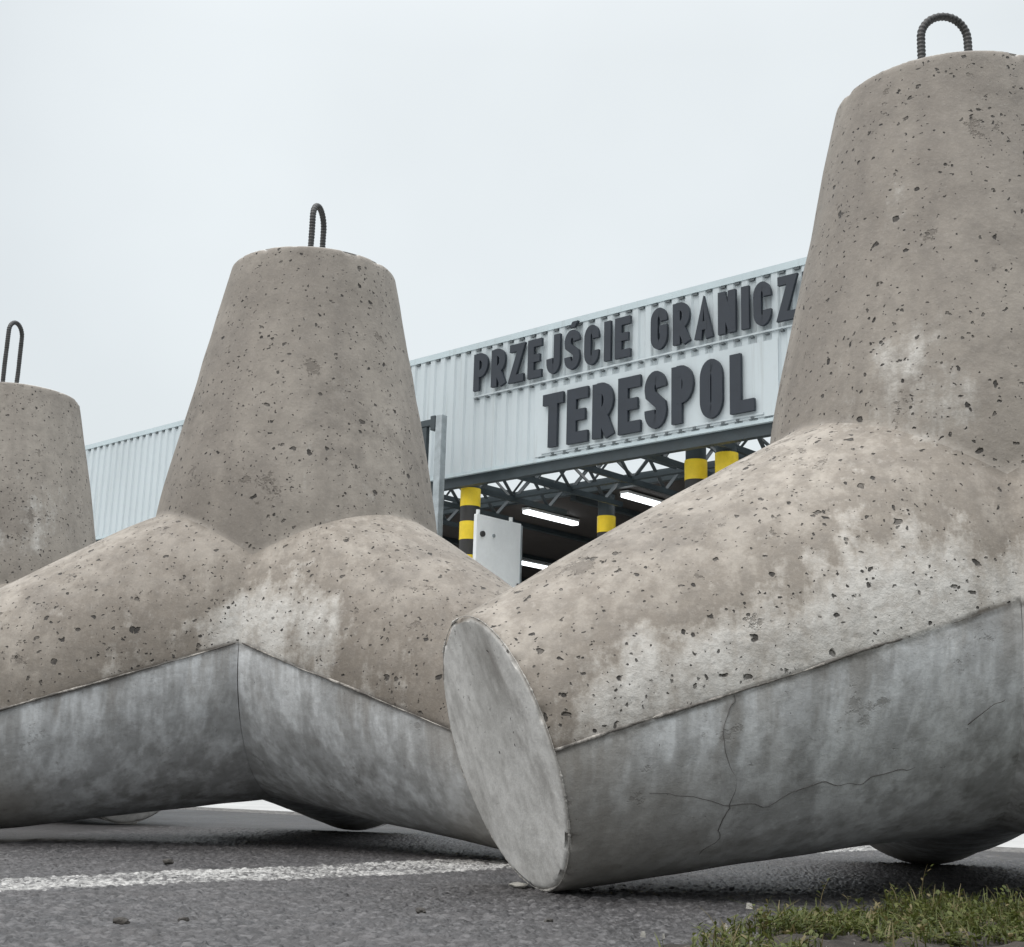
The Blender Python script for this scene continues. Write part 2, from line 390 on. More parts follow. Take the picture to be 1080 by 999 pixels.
# ------------------------------------------------------------------ ground
LINE = ((-.682, 1.922), (-.058, 2.690))
def ground():
    def axis(fine0, fine1, st, lo, hi):
        a = list(np.arange(fine0, fine1, st)); s_ = st; x = fine0
        while x > lo: s_ *= 1.22; x -= s_; a.insert(0, max(x, lo))
        s_ = st; x = a[-1]
        while x < hi: s_ *= 1.22; x += s_; a.append(min(x, hi))
        return np.array(a)
    X = axis(-1.0, 1.3, .0031, -900, 900)
    Y = [1.30]
    while Y[-1] < 4.2: Y.append(Y[-1] + .0026 + max(0, Y[-1] - 1.9) * .0045)
    st_ = .02
    lo = 1.30
    while lo > -60: lo -= st_; st_ *= 1.3; Y.insert(0, max(lo, -60))
    st_ = .02
    while Y[-1] < 1500: Y.append(min(Y[-1] + st_, 1500)); st_ *= 1.25
    Y = np.array(Y)
    gx, gy = np.meshgrid(X, Y); P = np.stack([gx.ravel(), gy.ravel(), np.zeros(gx.size)], 1)
    # bedded stones: cells of about 9 mm, each with its own height and tone
    near = np.exp(-np.clip(np.maximum(np.abs(P[:, 0]) - 2.5, np.abs(P[:, 1] - 2.5) - 2.), 0, None) ** 2)
    z = np.zeros(len(P)); tone = np.full(len(P), .3)
    idx = np.where((np.abs(P[:, 0] - .15) < 1.3) & (P[:, 1] > 1.1) & (P[:, 1] < 4.4))[0]; q = P[idx]
    for cell, amp, sd in ((.0105, .0052, 1), (.0062, .0030, 7)):
        g0 = np.floor(q[:, :2] / cell).astype(np.int64); zz = np.zeros(len(q)); tt = np.full(len(q), .12)
        for ox in (-1, 0, 1):
            for oy in (-1, 0, 1):
                ix, iy = g0[:, 0] + ox, g0[:, 1] + oy; k0 = np.zeros_like(ix)
                px = (ix + .15 + .7 * _h(ix, iy, k0, sd)) * cell; py = (iy + .15 + .7 * _h(ix, iy, k0, sd + 1)) * cell
                rad = cell * (.42 + .32 * _h(ix, iy, k0, sd + 2)); hh = amp * (_h(ix, iy, k0, sd + 3) ** 1.5)
                d2 = ((q[:, 0] - px) ** 2 + (q[:, 1] - py) ** 2) / rad ** 2
                v = hh * np.clip(1 - d2 * d2, 0, 1); m_ = v > zz; zz = np.where(m_, v, zz)
                tt = np.where(m_, .25 + .75 * _h(ix, iy, k0, sd + 4), tt)
        m_ = zz > z[idx]; z[idx] = np.where(m_, zz, z[idx]); tone[idx] = np.where(m_ & (zz > .0006), tt, tone[idx])
    z = z - .0022 + (vnoise(P, 4., 3) - .5) * .005 + (vnoise(P, 1.1, 4) - .5) * .006 - .012 * np.clip(vnoise(P, 6., 41) - .72, 0, 1)
    stone = tone
    P[:, 2] = z * near
    nx, ny = len(X), len(Y); i = np.arange(nx - 1)[None, :]; j = np.arange(ny - 1)[:, None]
    Q = np.stack([j * nx + i, j * nx + i + 1, (j + 1) * nx + i + 1, (j + 1) * nx + i], -1).reshape(-1, 4)
    t = NT('asphalt'); tc = t.n('ShaderNodeTexCoord').outputs['Object']
    ag = t.vor(tc, 120.); sep = t.n('ShaderNodeSeparateColor'); t.l(ag.outputs['Color'], sep.inputs[0])
    big = t.noise(tc, 1.3, 6, .6); med = t.noise(tc, 9., 5, .65); fi = t.noise(tc, 300., 2)
    c = t.mix(t.ramp(sep.outputs[0], .1, .9), (.021, .0205, .022), (.058, .056, .058))
    c = t.mix(t.ramp(med, .35, .7, 0, .5), c, (.075, .07, .07))
    c = t.mix(t.ramp(big, .42, .7, 0, .35), c, (.07, .068, .068))
    c = t.mix(t.ramp(t.noise(tc, .9, 4, .6), .50, .62, 0, .45), c, (.022, .021, .022))
    c = t.mix(t.ramp(t.noise(tc, 5., 7, .75), .62, .72, 0, .8), c, (.028, .026, .026))
    h = t.math('ADD', t.math('MULTIPLY', ag.outputs['Distance'], -.9), t.math('MULTIPLY', fi, .25))
    sa = t.attr('stone'); c = t.mix(t.ramp(sa, .05, .45), (.018, .0175, .018), c); c = t.mix(t.ramp(sa, .55, 1., 0, .6), c, (.13, .126, .128))
    ro = t.ramp(t.math('ADD', big, t.math('MULTIPLY', med, .35)), .45, .85, .40, .66)
    # worn white paint
    g = t.n('ShaderNodeSeparateXYZ'); t.l(tc, g.inputs[0])
    (ax, ay), (bx, by) = LINE; L = math.hypot(bx - ax, by - ay); nxv, nyv = -(by - ay) / L, (bx - ax) / L
    dist = t.math('ADD', t.math('MULTIPLY', t.math('SUBTRACT', g.outputs[0], ax), nxv), t.math('MULTIPLY', t.math('SUBTRACT', g.outputs[1], ay), nyv))
    du = t.math('ADD', dist, t.math('MULTIPLY', t.math('SUBTRACT', t.noise(tc, 26., 5, .7), .5), .05))
    inn = t.math('MULTIPLY', t.ramp(du, -.004, .012), t.ramp(du, .270, .250))
    worn = t.ramp(t.math('ADD', t.noise(tc, 45., 5, .75), t.math('ADD', t.math('MULTIPLY', sep.outputs[1], .16), t.math('MULTIPLY', t.noise(tc, 5., 4, .6), .45))), .62, .96, 1., .02)
    pm = t.math('MULTIPLY', inn, worn)
    c = t.mix(pm, c, (.46, .455, .44))
    o = np_mesh('asphalt_road', P, Q, t.fin(c, ro, t.bump(h, .0035, .8), 0, .5))
    at = o.data.attributes.new('stone', 'FLOAT', 'POINT'); at.data.foreach_set('value', (stone * near + .3 * (1 - near)).astype(np.float32))
    return tag(o, 'worn dark asphalt with a scuffed white line', None, None, 'structure')
ground()
# pale sheet of ground beyond the row of tetrapods
def apron():
    t = NT('pale_apron'); tc = t.n('ShaderNodeTexCoord').outputs['Object']
    c = t.mix(t.ramp(t.noise(tc, .8, 6, .65), .35, .7), (.36, .36, .355), (.48, .48, .475)); c = t.mix(t.ramp(t.noise(tc, 7., 5, .7), .55, .75, 0, .5), c, (.26, .26, .255))
    m_ = t.fin(c, .6, t.bump(t.noise(tc, 60., 4), .004))
    v = [(-40, 9.2, .013), (40, -9., .013), (60, 60, .013), (-60, 60, .013), (-40, 9.2, -.05), (40, -9., -.05)]
    v = [(-60, 15.4, .013), (-1.4, 6.4, .013), (1.5, 4.35, .013), (9., .5, .013), (60, -12, .013), (60, 90, .013), (-60, 90, .013)]
    n = len(v); v += [(a, b, -.05) for a, b, _ in v]
    f = [tuple(range(n))] + [(i, i + n, (i + 1) % n + n, (i + 1) % n) for i in range(n)]
    tag(mesh_obj('pale_ground_sheet', v, f, m_), 'pale ground beyond the tetrapods', None, None, 'structure')
apron()

# verge soil
def verge_in(x, y):       # >0 inside
    edge = 1.99 + .10 * (x - .3) + .05 * np.sin(x * 9) + .03 * np.sin(x * 23 + 1)
    left = .25 + .22 * np.clip((y - 1.6) / .45, -.6, 1) + .03 * np.sin(y * 31)
    return np.minimum(edge - y, (x - left))
X = np.arange(-.2, 2.8, .009); Y = np.arange(.7, 2.6, .009); gx, gy = np.meshgrid(X, Y)
P = np.stack([gx.ravel(), gy.ravel(), np.zeros(gx.size)], 1); m = verge_in(P[:, 0], P[:, 1]) + (vnoise(P, 14., 8) - .5) * .12
z = np.clip(m / .12, -1, 1) * .010 + (vnoise(P, 25., 5) - .5) * .014 + (vnoise(P, 70., 6) - .5) * .007
P[:, 2] = np.where(m > -.02, np.maximum(z, -.012), -.02)
nx, ny = len(X), len(Y); i = np.arange(nx - 1)[None, :]; j = np.arange(ny - 1)[:, None]
Q = np.stack([j * nx + i, j * nx + i + 1, (j + 1) * nx + i + 1, (j + 1) * nx + i], -1).reshape(-1, 4)
t = NT('verge_soil'); tc = t.n('ShaderNodeTexCoord').outputs['Object']
n1 = t.noise(tc, 14., 6, .7); n2 = t.noise(tc, 90., 4, .7)
c = t.mix(t.ramp(n1, .35, .65), (.020, .017, .014), (.055, .046, .038)); c = t.mix(t.ramp(n2, .58, .72, 0, .7), c, (.14, .125, .11))
tag(np_mesh('verge_soil', P, Q, t.fin(c, .95, t.bump(n2, .006))), 'bare brown soil at the road edge', None, None, 'structure')

# grass and small weeds
def grass():
    V = []; F = []; colr = []
    r = random.Random(5)
    def blade(x, y, z, h, w, az, lean, c, seg=3):
        b = len(V); dx, dy = math.cos(az), math.sin(az); px, py = -dy, dx
        for k in range(seg + 1):
            f = k / seg; o = lean * f * f * h; zz = z + h * f * (1 - .25 * lean * f); ww = w * (1 - f ** 1.6) + .0002
            for sg in (-1, 1):
                V.append((x + dx * o + px * ww * sg, y + dy * o + py * ww * sg, zz)); colr.append(c)
        for k in range(seg): F.append((b + 2 * k, b + 2 * k + 1, b + 2 * k + 3, b + 2 * k + 2))
    def leaf(x, y, z, l, w, az, el, c):
        b = len(V); dx, dy = math.cos(az) * math.cos(el), math.sin(az) * math.cos(el); dz = math.sin(el); px, py = -math.sin(az), math.cos(az)
        for f, ww in ((0, .15), (.3, .85), (.62, 1.), (.88, .5), (1, .02)):
            sag = -.25 * f * f * l
            for sg in (-1, 1):
                V.append((x + dx * l * f + px * w * ww * sg, y + dy * l * f + py * w * ww * sg, z + dz * l * f + sag + abs(0) )); colr.append(c)
        for k in range(4): F.append((b + 2 * k, b + 2 * k + 1, b + 2 * k + 3, b + 2 * k + 2))
    n = 0; tries = 0
    while n < 10500 and tries < 120000:
        tries += 1; x = r.uniform(.15, 1.5); y = r.uniform(1.3, 2.16)
        mm = float(verge_in(np.array([x]), np.array([y]))[0]) - .015
        if mm < 0: continue
        pt = np.array([[x, y, 0.]]); den = float(vnoise(pt, 9., 21)[0]) * .75 + float(vnoise(pt, 28., 22)[0]) * .45
        lim = .47 if y > 1.46 + .12 * (1 - min(1, max(0, (x - .3) / .4))) else .62
        if den < lim: continue
        n += 1
        hs = .30 + 1.15 * float(vnoise(pt, 7., 23)[0]); dry = r.random() < .26
        if r.random() < .55:
            c = r.random() * .5 + (.5 if dry else 0)
            blade(x, y, .006, r.uniform(.016, .042) * hs, r.uniform(.0006, .0014), r.uniform(0, 6.28), r.uniform(.2, 1.3), c)
        else:
            st = r.uniform(.006, .036) * hs; az0 = r.uniform(0, 6.28)
            blade(x, y, .006, st, .0006, az0, .3, .2)
            for q in range(r.randint(3, 6)):
                leaf(x + .3 * st * math.cos(az0) * q / 6, y + .3 * st * math.sin(az0) * q / 6, .006 + st * (.35 + .11 * q), r.uniform(.006, .015), r.uniform(.0012, .0030), r.uniform(0, 6.28), r.uniform(.0, .95), r.random() * .55 + (.45 if dry else 0))
    for (x, y, h) in ((.62, 2.08, .075), (.80, 2.03, .06), (.73, 2.0, .05), (.46, 2.03, .05), (.55, 2.0, .045)):
        blade(x, y, .0, h, .0009, r.uniform(0, 6.28), .35, .97, 6)
        for q in range(7): leaf(x + .3 * h * (q / 7) ** 2, y, h * (.3 + .09 * q), .010, .0016, r.uniform(0, 6.28), .7, .9 if q % 2 else .3)
    o = mesh_obj('grass', V, F, None, None, False)
    at = o.data.attributes.new('tone', 'FLOAT', 'POINT'); at.data.foreach_set('value', np.array(colr, np.float32))
    t = NT('grass_blades'); a = t.attr('tone')
    cr = t.n('ShaderNodeValToRGB'); t.l(a, cr.inputs[0]); e = cr.color_ramp.elements
    e[0].position = 0; e[0].color = (.050, .068, .014, 1); e[1].position = 1; e[1].color = (.20, .165, .085, 1)
    q = e.new(.5); q.color = (.105, .12, .028, 1); q = e.new(.62); q.color = (.12, .105, .04, 1)
    m_ = t.fin(cr.outputs[0], .55, None, 0, .35)
    tr = t.n('ShaderNodeBsdfTranslucent'); t.l(cr.outputs[0], tr.inputs[0]); ms = t.n('ShaderNodeMixShader', i_0=.3); t.l(t.b.outputs[0], ms.inputs[1]); t.l(tr.outputs[0], ms.inputs[2]); t.l(ms.outputs[0], t.out.inputs[0])
    o.data.materials.append(m_)
    tag(o, 'low patch of green grass and small leafy weeds', 'grass', None, 'stuff')
grass()

def lump(name, loc, r, sq, mat, seed, label, cat, group=None, rot=0):
    bm = bmesh.new(); bmesh.ops.create_icosphere(bm, subdivisions=3, radius=1)
    co = np.array([v.co[:] for v in bm.verts]); n = vnoise(co + seed * 5.3, 1.4, seed) * .7 + vnoise(co + seed, 3.5, seed + 1) * .35
    for v, k in zip(bm.verts, n):
        v.co = v.co * (.55 + .75 * k); v.co.x *= sq[0] * r; v.co.y *= sq[1] * r; v.co.z *= sq[2] * r
    zmin = min(v.co.z for v in bm.verts)
    for v in bm.verts: v.co.z -= zmin * .8
    m_ = bpy.data.meshes.new(name); bm.to_mesh(m_); bm.free(); m_.materials.append(mat); m_.shade_smooth(); m_.set_sharp_from_angle(angle=R(35))
    o = bpy.data.objects.new(name, m_); o.location = loc; o.rotation_euler.z = rot; link(o); return tag(o, label, cat, group)
M['chip'] = simple('pale_chip', (.36, .35, .32), .85, 0, .2, 30, .002)
M['darkstone'] = simple('dark_stone', (.05, .045, .04), .8, 0, .3, 30, .002)
lump('concrete_chip', (.03, 2.30, .0), .010, (1.5, 1, .5), M['chip'], 1, 'pale broken concrete chip lying under the near tetrapod leg end', 'chip')
for k, (x, y, r_) in enumerate(((-.42, 1.58, .0065), (-.36, 1.62, .005), (-.10, 1.80, .006), (-.62, 2.62, .007), (.06, 1.72, .005))):
    lump('dark_pebble', (x, y, .001), r_, (1.6, 1, .8), M['darkstone'], 20 + k, 'small dark pebble lying loose on the asphalt near the white line', 'pebble', 'loose pebbles on the road', k)
# pale crumbs on the verge: too small and many to count
mb = MB()
for k in range(150):
    x = random.uniform(.05, 1.4); y = random.uniform(1.35, 2.1); s_ = random.choice((.001, .0015, .002, .003, .005))
    if float(verge_in(np.array([x]), np.array([y]))[0]) < -.06: continue
    a = [Vector((random.uniform(-1, 1), random.uniform(-1, 1), 0)).normalized() * s_ * random.uniform(.7, 1.5) for _ in range(4)]
    c0 = Vector((x, y, .009)); a.sort(key=lambda v: math.atan2(v.y, v.x))
    mb.hexa([c0 + v - Vector((0, 0, .004)) for v in a] + [c0 + v * .7 + Vector((0, 0, s_ * .7)) for v in a])
tag(mb.build('gravel', M['chip']), 'pale crumbs and grit scattered on the verge', 'gravel', None, 'stuff')

# ------------------------------------------------------------------ border canopy
P1 = np.array([-1.04153, 20.76026, 0]); DV = np.array([.740951, -.671559, 0]); BV = np.array([.671559, .740951, 0])
def W(s_, b, z): return tuple(P1 + DV * s_ + BV * b + np.array([0, 0, z]))
ang = math.atan2(DV[1], DV[0])
def paint(name, col, rough):
    t = NT(name); tc = t.n('ShaderNodeTexCoord').outputs['Object']
    n1 = t.noise(t.mapping(tc, (1, 1, .25)), 1.2, 5); n2 = t.noise(tc, 12., 4)
    c = t.mix(t.ramp(n1, .35, .7, 0, .6), col, tuple(x * .84 for x in col)); c = t.mix(t.ramp(t.noise(t.mapping(tc, (5, 5, .2)), 1.5, 5, .7), .55, .72, 0, .4), c, (.33, .36, .36)); c = t.mix(t.ramp(n2, .5, .8, 0, .12), c, (.42, .44, .45))
    return t.fin(c, rough)
M['clad'] = paint('pale_cladding', (.53, .595, .625), .42)
M['trim'] = paint('trim_paint', (.50, .59, .625), .4)
M['dark_steel'] = simple('dark_steel', (.035, .048, .055), .5, .0, .2, 4)
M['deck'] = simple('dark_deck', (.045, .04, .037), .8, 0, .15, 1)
M['slot'] = simple('slot_shade', (.13, .15, .16), .9)  # dark tone for the shade painted into the rib gaps
M['yellow'] = simple('yellow_wrap', (.90, .66, .035), .45, 0, .08, 6)
M['black'] = simple('black_wrap', (.035, .034, .034), .5, 0, .15, 6)
M['white'] = simple('white_sheet', (.80, .83, .84), .45, 0, .05, 2)
M['galv'] = simple('galvanised', (.36, .40, .42), .45, .5, .18, 8)
M['letter'] = simple('slate_letter', (.019, .026, .037), .5, 0, .12, 5)
def tube_mat():
    t = NT('lit_tube'); t.fin((.9, .9, .9), .4); t.b.inputs['Emission Color'].default_value = (.93, .97, 1, 1); t.b.inputs['Emission Strength'].default_value = 2.6; return t.m
M['lit'] = tube_mat()
M['floor'] = simple('hall_concrete', (.22, .215, .21), .8, 0, .15, 1)

S0, S1 = -20., 14.; Z0, Z1 = 4.80, 6.86
hall = tag(empty('border_canopy', W(0, 0, 0)), 'long border crossing canopy with pale ribbed metal fascia and dark steel roof trusses', 'canopy')
HL = Vector(hall.location)
def part(mb, name, mat, **k):                 # mesh built in world coordinates, then parented to the hall without moving
    o = mb.build(name, mat, **k); o.parent = hall; o.matrix_parent_inverse = Matrix.Translation(-HL); return o
def wpart(mb, name, mat, par, **k):
    o = mb.build(name, mat, **k); o.parent = par; o.matrix_parent_inverse = par.matrix_world.inverted() if par.type != 'EMPTY' else Matrix.Translation(-Vector(par.location)); return o
def comb(s0, s1, on0, on1, bf, bb, z0, z1):     # one continuous strip that steps forward in every valley of the ribs
    mb = MB(); pr = [(s0, bb)]; q = S0
    while q < s1:
        if q + on0 > s0 and q + on1 < s1: pr += [(q + on0, bb), (q + on0 + .001, bf), (q + on1 - .001, bf), (q + on1, bb)]
        q += pitch
    pr.append((s1, bb))
    for a, o_ in pr: mb.v += [W(a, o_, z0), W(a, o_, z1), W(a, .004, z0), W(a, .004, z1)]
    for i in range(len(pr) - 1):
        a = 4 * i; c = a + 4
        mb.f += [(a, c, c + 1, a + 1), (a + 2, a, a + 0, a + 2)[:0] or (a, a + 2, c + 2, c), (a + 1, c + 1, c + 3, a + 3)]
    return mb
# fascia: trapezoid ribs, crest towards the viewer (b negative)
pitch = .2265; dep = .028; mb = MB(); prof = []
k = 0; s_ = S0
while s_ < S1:
    prof += [(s_, 0), (s_ + .080, 0), (s_ + .108, -dep), (s_ + .198, -dep)]; s_ += pitch
prof.append((s_, 0))
for (a, o_) in prof: mb.v += [W(a, o_, Z0), W(a, o_, Z1 - .02)]
for q in range(len(prof) - 1): mb.f.append((2 * q, 2 * q + 2, 2 * q + 3, 2 * q + 1))
part(mb, 'fascia_cladding', M['clad'])
mb = MB(); mb.box(S0, s_, .02, .06, Z0 + .01, Z1 - .03, W); part(mb, 'fascia_lining', M['clad'])
mb = MB(); mb.box(S0 - .02, s_ + .02, -dep - .012, .10, Z1 - .085, Z1 + .012, W); part(mb, 'top_flashing', M['trim'])
mb = MB(); mb.box(S0 - .02, s_ + .02, -dep - .010, .08, Z0 - .035, Z0 + .012, W); part(mb, 'bottom_flashing', M['trim'])
mb = comb(S0, S1, .004, .072, -dep - .003, .002, Z1 - .118, Z1 - .087)  # dark dashes put where the open valleys under the trim lie in shade
part(mb, 'rib_gap_shade', M['slot'])
mb = MB(); mb.box(S0, S1, .02, .13, Z0 - .19, Z0 - .037, W); part(mb, 'edge_beam', M['dark_steel'])
# gap in front of the roof: cantilever trusses, diagonals, a lattice girder
RZ = 5.0; RB = 3.0
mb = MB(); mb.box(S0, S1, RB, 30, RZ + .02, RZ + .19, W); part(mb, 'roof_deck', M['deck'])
mb = MB(); mb.box(S0, S1, RB - .12, RB - .003, RZ, RZ + .20, W); part(mb, 'roof_edge_beam', M['dark_steel'])
mb = MB(); mb.box(S0, S1, 29.7, 30, .0, RZ, W); part(mb, 'shading_rear_wall', M['deck'])  # dark closing wall, added to keep the space under the roof dim
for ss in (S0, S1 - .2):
    mb = MB(); mb.box(ss, ss + .2, 6, 29.69, .0, RZ, W); part(mb, 'shading_side_wall', M['deck'])  # unseen end walls, added to shut out light from the open ends
def truss(p0, p1, z_top, z_bot, n, w=.07):
    mb = MB(); p0 = np.array(p0); p1 = np.array(p1)
    P = lambda f, z: W(*(p0 + (p1 - p0) * f), z)
    mb.bar(P(0, z_top), P(1, z_top), w * 1.2); mb.bar(P(0, z_bot), P(1, z_bot), w * 1.2)
    for k in range(n):
        f0, f1, f2 = k / n, (k + .5) / n, (k + 1) / n
        mb.bar(P(f0, z_top - .01), P(f1, z_bot + .01), w * .75); mb.bar(P(f1, z_bot + .012), P(f2, z_top - .012), w * .7)
    return mb
q = -19.3
while q < S1:
    part(truss((q, .24), (q, RB - .13), 5.16, 4.70, 3, .07), 'cantilever_truss', M['dark_steel']); q += 1.21
part(truss((S0, 1.55), (S1, 1.55), 5.16, 4.74, 40, .05), 'lattice_girder', M['dark_steel'])
for bb, zb in ((10.5, 4.5), (17.5, 4.5)):
    part(truss((S0 + .3, bb), (S1 - .3, bb), RZ - .01, zb, 15, .09), 'roof_girder', M['dark_steel'])
q = -19.3
while q < S1:
    mb = MB(); mb.box(q, q + .12, RB + .01, 29.6, RZ - .07, RZ + .015, W); part(mb, 'purlin', M['dark_steel']); q += 2.42
# columns with yellow and black wraps
def column(s_, b, r, top, name='column'):
    n = 28; zb = 4.62; mb = MB(); mb.tube([W(s_, b, 0), W(s_, b, top)], r, n)
    o = part(mb, 'column', M['dark_steel'], smooth=True, sharp=40)
    z = zb; k = 0
    while z > .3:
        h = .285 if k % 2 == 0 else .245
        m2 = MB(); m2.tube([W(s_, b, z - h), W(s_, b, z)], r + (.014 if k % 2 == 0 else .010), n)
        c = m2.build('yellow_band' if k % 2 == 0 else 'black_band', M['yellow'] if k % 2 == 0 else M['black'], smooth=True, sharp=40)
        c.parent = o; c.matrix_parent_inverse = o.matrix_world.inverted()
        # the column itself was parented with an offset; its children share that offset
        c.matrix_parent_inverse = Matrix.Identity(4)
        z -= h; k += 1
    return o
column(.27, .30, .145, 5.1); column(4.22, .73, .145, 5.1); column(4.80, .62, .145, 5.1); column(.66, 3.26, .145, 5.0)
column(-4.2, .30, .145, 5.1); column(8.6, .7, .145, 5.1); column(9.2, .6, .145, 5.1); column(-8.6, .30, .145, 5.1)

# strip lights hung under the roof
def strip_light(s_, b0, b1, label):
    o = tag(empty('strip_light', W(s_, (b0 + b1) / 2, RZ - .2)), label, 'strip light', 'lit strip lights under the canopy roof')
    inv = Matrix.Translation(-Vector(o.location))
    for nm, mt, z0, z1, w in (('housing', M['white'], 4.945, 4.995, .09), ('lit_diffuser', M['lit'], 4.885, 4.943, .075)):
        mb = MB(); mb.box(s_ - w, s_ + w, b0 + (.01 if nm != 'housing' else 0), b1 - (.01 if nm != 'housing' else 0), z0, z1, W)
        c = mb.build(nm, mt, bevel=.01); c.parent = o; c.matrix_parent_inverse = inv
    return o
strip_light(-1.19, 3.25, 4.7, 'lit white strip light under the canopy, above and right of the white panel')
strip_light(1.15, 3.1, 4.6, 'lit white strip light under the canopy, nearest to the pair of yellow bands')
strip_light(-5.15, 7.2, 8.9, 'lit white strip light deep under the canopy, lowest in view beside the white panel')

# white panel fixed beside the striped column
pn = tag(empty('equipment_panel', W(.70, .5, 2.7)), 'white sheet metal panel with a small black lock beside the yellow and black striped column', 'panel')
inv = Matrix.Translation(-Vector(pn.location))
def pp(mb, nm, mt, **k):
    c = mb.build(nm, mt, **k); c.parent = pn; c.matrix_parent_inverse = inv; return c
mb = MB(); mb.box(.665, .73, -.02, 1.0, 2.72, 4.13, W); pp(mb, 'board', M['white'], bevel=.008)
mb = MB(); mb.box(.731, .742, .99, 1.02, 2.74, 4.10, W); pp(mb, 'edge_strip', M['galv'])
for bb in (.03, .78):
    mb = MB(); mb.tube([W(.70, bb, 4.132), W(.70, bb, 4.20)], .030, 10); pp(mb, 'hinge_pin', M['white'], smooth=True, sharp=40)
mb = MB(); mb.tube([W(.731, .10, 3.83), W(.765, .10, 3.83)], .045, 12); pp(mb, 'lock', M['black'], smooth=True, sharp=40)
mb = MB(); mb.tube([W(.731, .36, 3.84), W(.750, .36, 3.84)], .028, 12); pp(mb, 'keyhole_cover', M['galv'], smooth=True, sharp=40)
mb = MB(); mb.box(.731, .765, .92, .985, 3.05, 3.17, W); pp(mb, 'latch', M['black'], bevel=.006)
for zz in (3.0, 3.8):
    mb = MB(); mb.box(.40, .664, .38, .46, zz, zz + .07, W); pp(mb, 'bracket', M['galv'])
mb = MB(); mb.box(.67, .725, .40, .50, 0, 2.718, W); pp(mb, 'stand', M['galv'])

# gantry post with a dark board in front of the fascia
gp = tag(empty('gantry_post', W(.80, -1.0, 0)), 'galvanised gantry post with crossbar and dark board in front of the fascia', 'gantry')
inv = Matrix.Translation(-Vector(gp.location))
def gg(mb, nm, mt, **k):
    c = mb.build(nm, mt, **k); c.parent = gp; c.matrix_parent_inverse = inv; return c
mb = MB(); mb.box(.80, .93, -1.06, -.94, 0, 5.44, W); gg(mb, 'post', M['galv'], bevel=.012)
mb = MB(); mb.box(-2.4, .798, -1.05, -.96, 5.30, 5.40, W); gg(mb, 'crossbar', M['dark_steel'], bevel=.008)
mb = MB(); mb.box(.70, .798, -1.07, -.93, 5.22, 5.44, W); gg(mb, 'clamp', M['dark_steel'], bevel=.008)
mb = MB(); mb.box(-.55, .60, -1.04, -.97, 4.45, 5.298, W); gg(mb, 'board', M['dark_steel'], bevel=.01)
mb = MB(); mb.box(-2.46, -2.33, -1.06, -.94, 0, 5.44, W); gg(mb, 'post', M['galv'], bevel=.012)

# ------------------------------------------------------------------ raised letters
def arc(cx, cy, rx, ry, a0, a1, n=12):
    return [(cx + rx * math.cos(R(a0 + (a1 - a0) * k / n)), cy + ry * math.sin(R(a0 + (a1 - a0) * k / n))) for k in range(n + 1)]
def glyph(ch, w, h):                # centre lines in a box w x h
    rx = w / 2; c = w / 2
    if ch == 'P': return [[(0, 0), (0, h)], [(0, h), (w * .35, h)] + arc(w * .38, h * .72, w * .62, h * .28, 90, -90, 14) + [(0, h * .44)]]
    if ch == 'R': return glyph('P', w, h) + [[(w * .40, h * .44), (w * 1.0, 0)]]
    if ch == 'Z': return [[(0, h), (w, h), (0, 0), (w, 0)]]
    if ch == 'E': return [[(w, h), (0, h), (0, 0), (w, 0)], [(0, h * .51), (w * .78, h * .51)]]
    if ch == 'I': return [[(c, 0), (c, h)]]
    if ch == 'T': return [[(0, h), (w, h)], [(c, h), (c, 0)]]
    if ch == 'L': return [[(0, h), (0, 0), (w, 0)]]
    if ch == 'N': return [[(0, 0), (0, h)], [(w, 0), (w, h)], [(0, h), (w, 0)]]
    if ch == 'A': return [[(0, 0), (c, h), (w, 0)], [(w * .2, h * .27), (w * .8, h * .27)]]
    if ch == 'J': return [[(w, h), (w, h * .26)] + arc(c, h * .26, rx, h * .26, 0, -180, 14)]
    if ch == 'O': return [[(w, h * .5)] + arc(c, h - h * .27, rx, h * .27, 0, 180, 14) + arc(c, h * .27, rx, h * .27, 180, 360, 14) + [(w, h * .5)]]
    if ch == 'C': return [arc(c, h - h * .27, rx, h * .27, -8, 180, 16) + arc(c, h * .27, rx, h * .27, 180, 368, 16)]
    if ch == 'G': return [arc(c, h - h * .27, rx, h * .27, -4, 180, 16) + arc(c, h * .27, rx, h * .27, 180, 360, 16) + [(w, h * .46), (w * .55, h * .46)]]
    if ch == 'S': return [arc(c, h - h * .26, rx, h * .26, 5, 180, 14) + [(w * .06, h * .62), (w * .94, h * .38)] + arc(c, h * .26, rx, h * .26, 0, -185, 14)]
    return []
def ribbon(pl, t):
    p = [Vector((a, b)) for a, b in pl]
    q = [p[0]]
    for v in p[1:]:
        if (v - q[-1]).length > 1e-4: q.append(v)
    p = q; closed = (p[0] - p[-1]).length < 1e-3 and len(p) > 4
    if closed: p = p[:-1]
    n = len(p); Lf = []; Rt = []
    for i in range(n):
        a = p[i - 1] if (i > 0 or closed) else None; b = p[(i + 1) % n] if (i < n - 1 or closed) else None
        d1 = (p[i] - a).normalized() if a is not None else None; d2 = (b - p[i]).normalized() if b is not None else None
        if d1 is None: nn = Vector((-d2.y, d2.x)); k = 1
        elif d2 is None: nn = Vector((-d1.y, d1.x)); k = 1
        else:
            n1 = Vector((-d1.y, d1.x)); n2 = Vector((-d2.y, d2.x)); nn = (n1 + n2); 
            nn = nn.normalized() if nn.length > 1e-4 else n1; k = min(1 / max(.3, nn.dot(n1)), 1.7)
        Lf.append(p[i] + nn * k * t / 2); Rt.append(p[i] - nn * k * t / 2)
    return Lf, Rt, closed
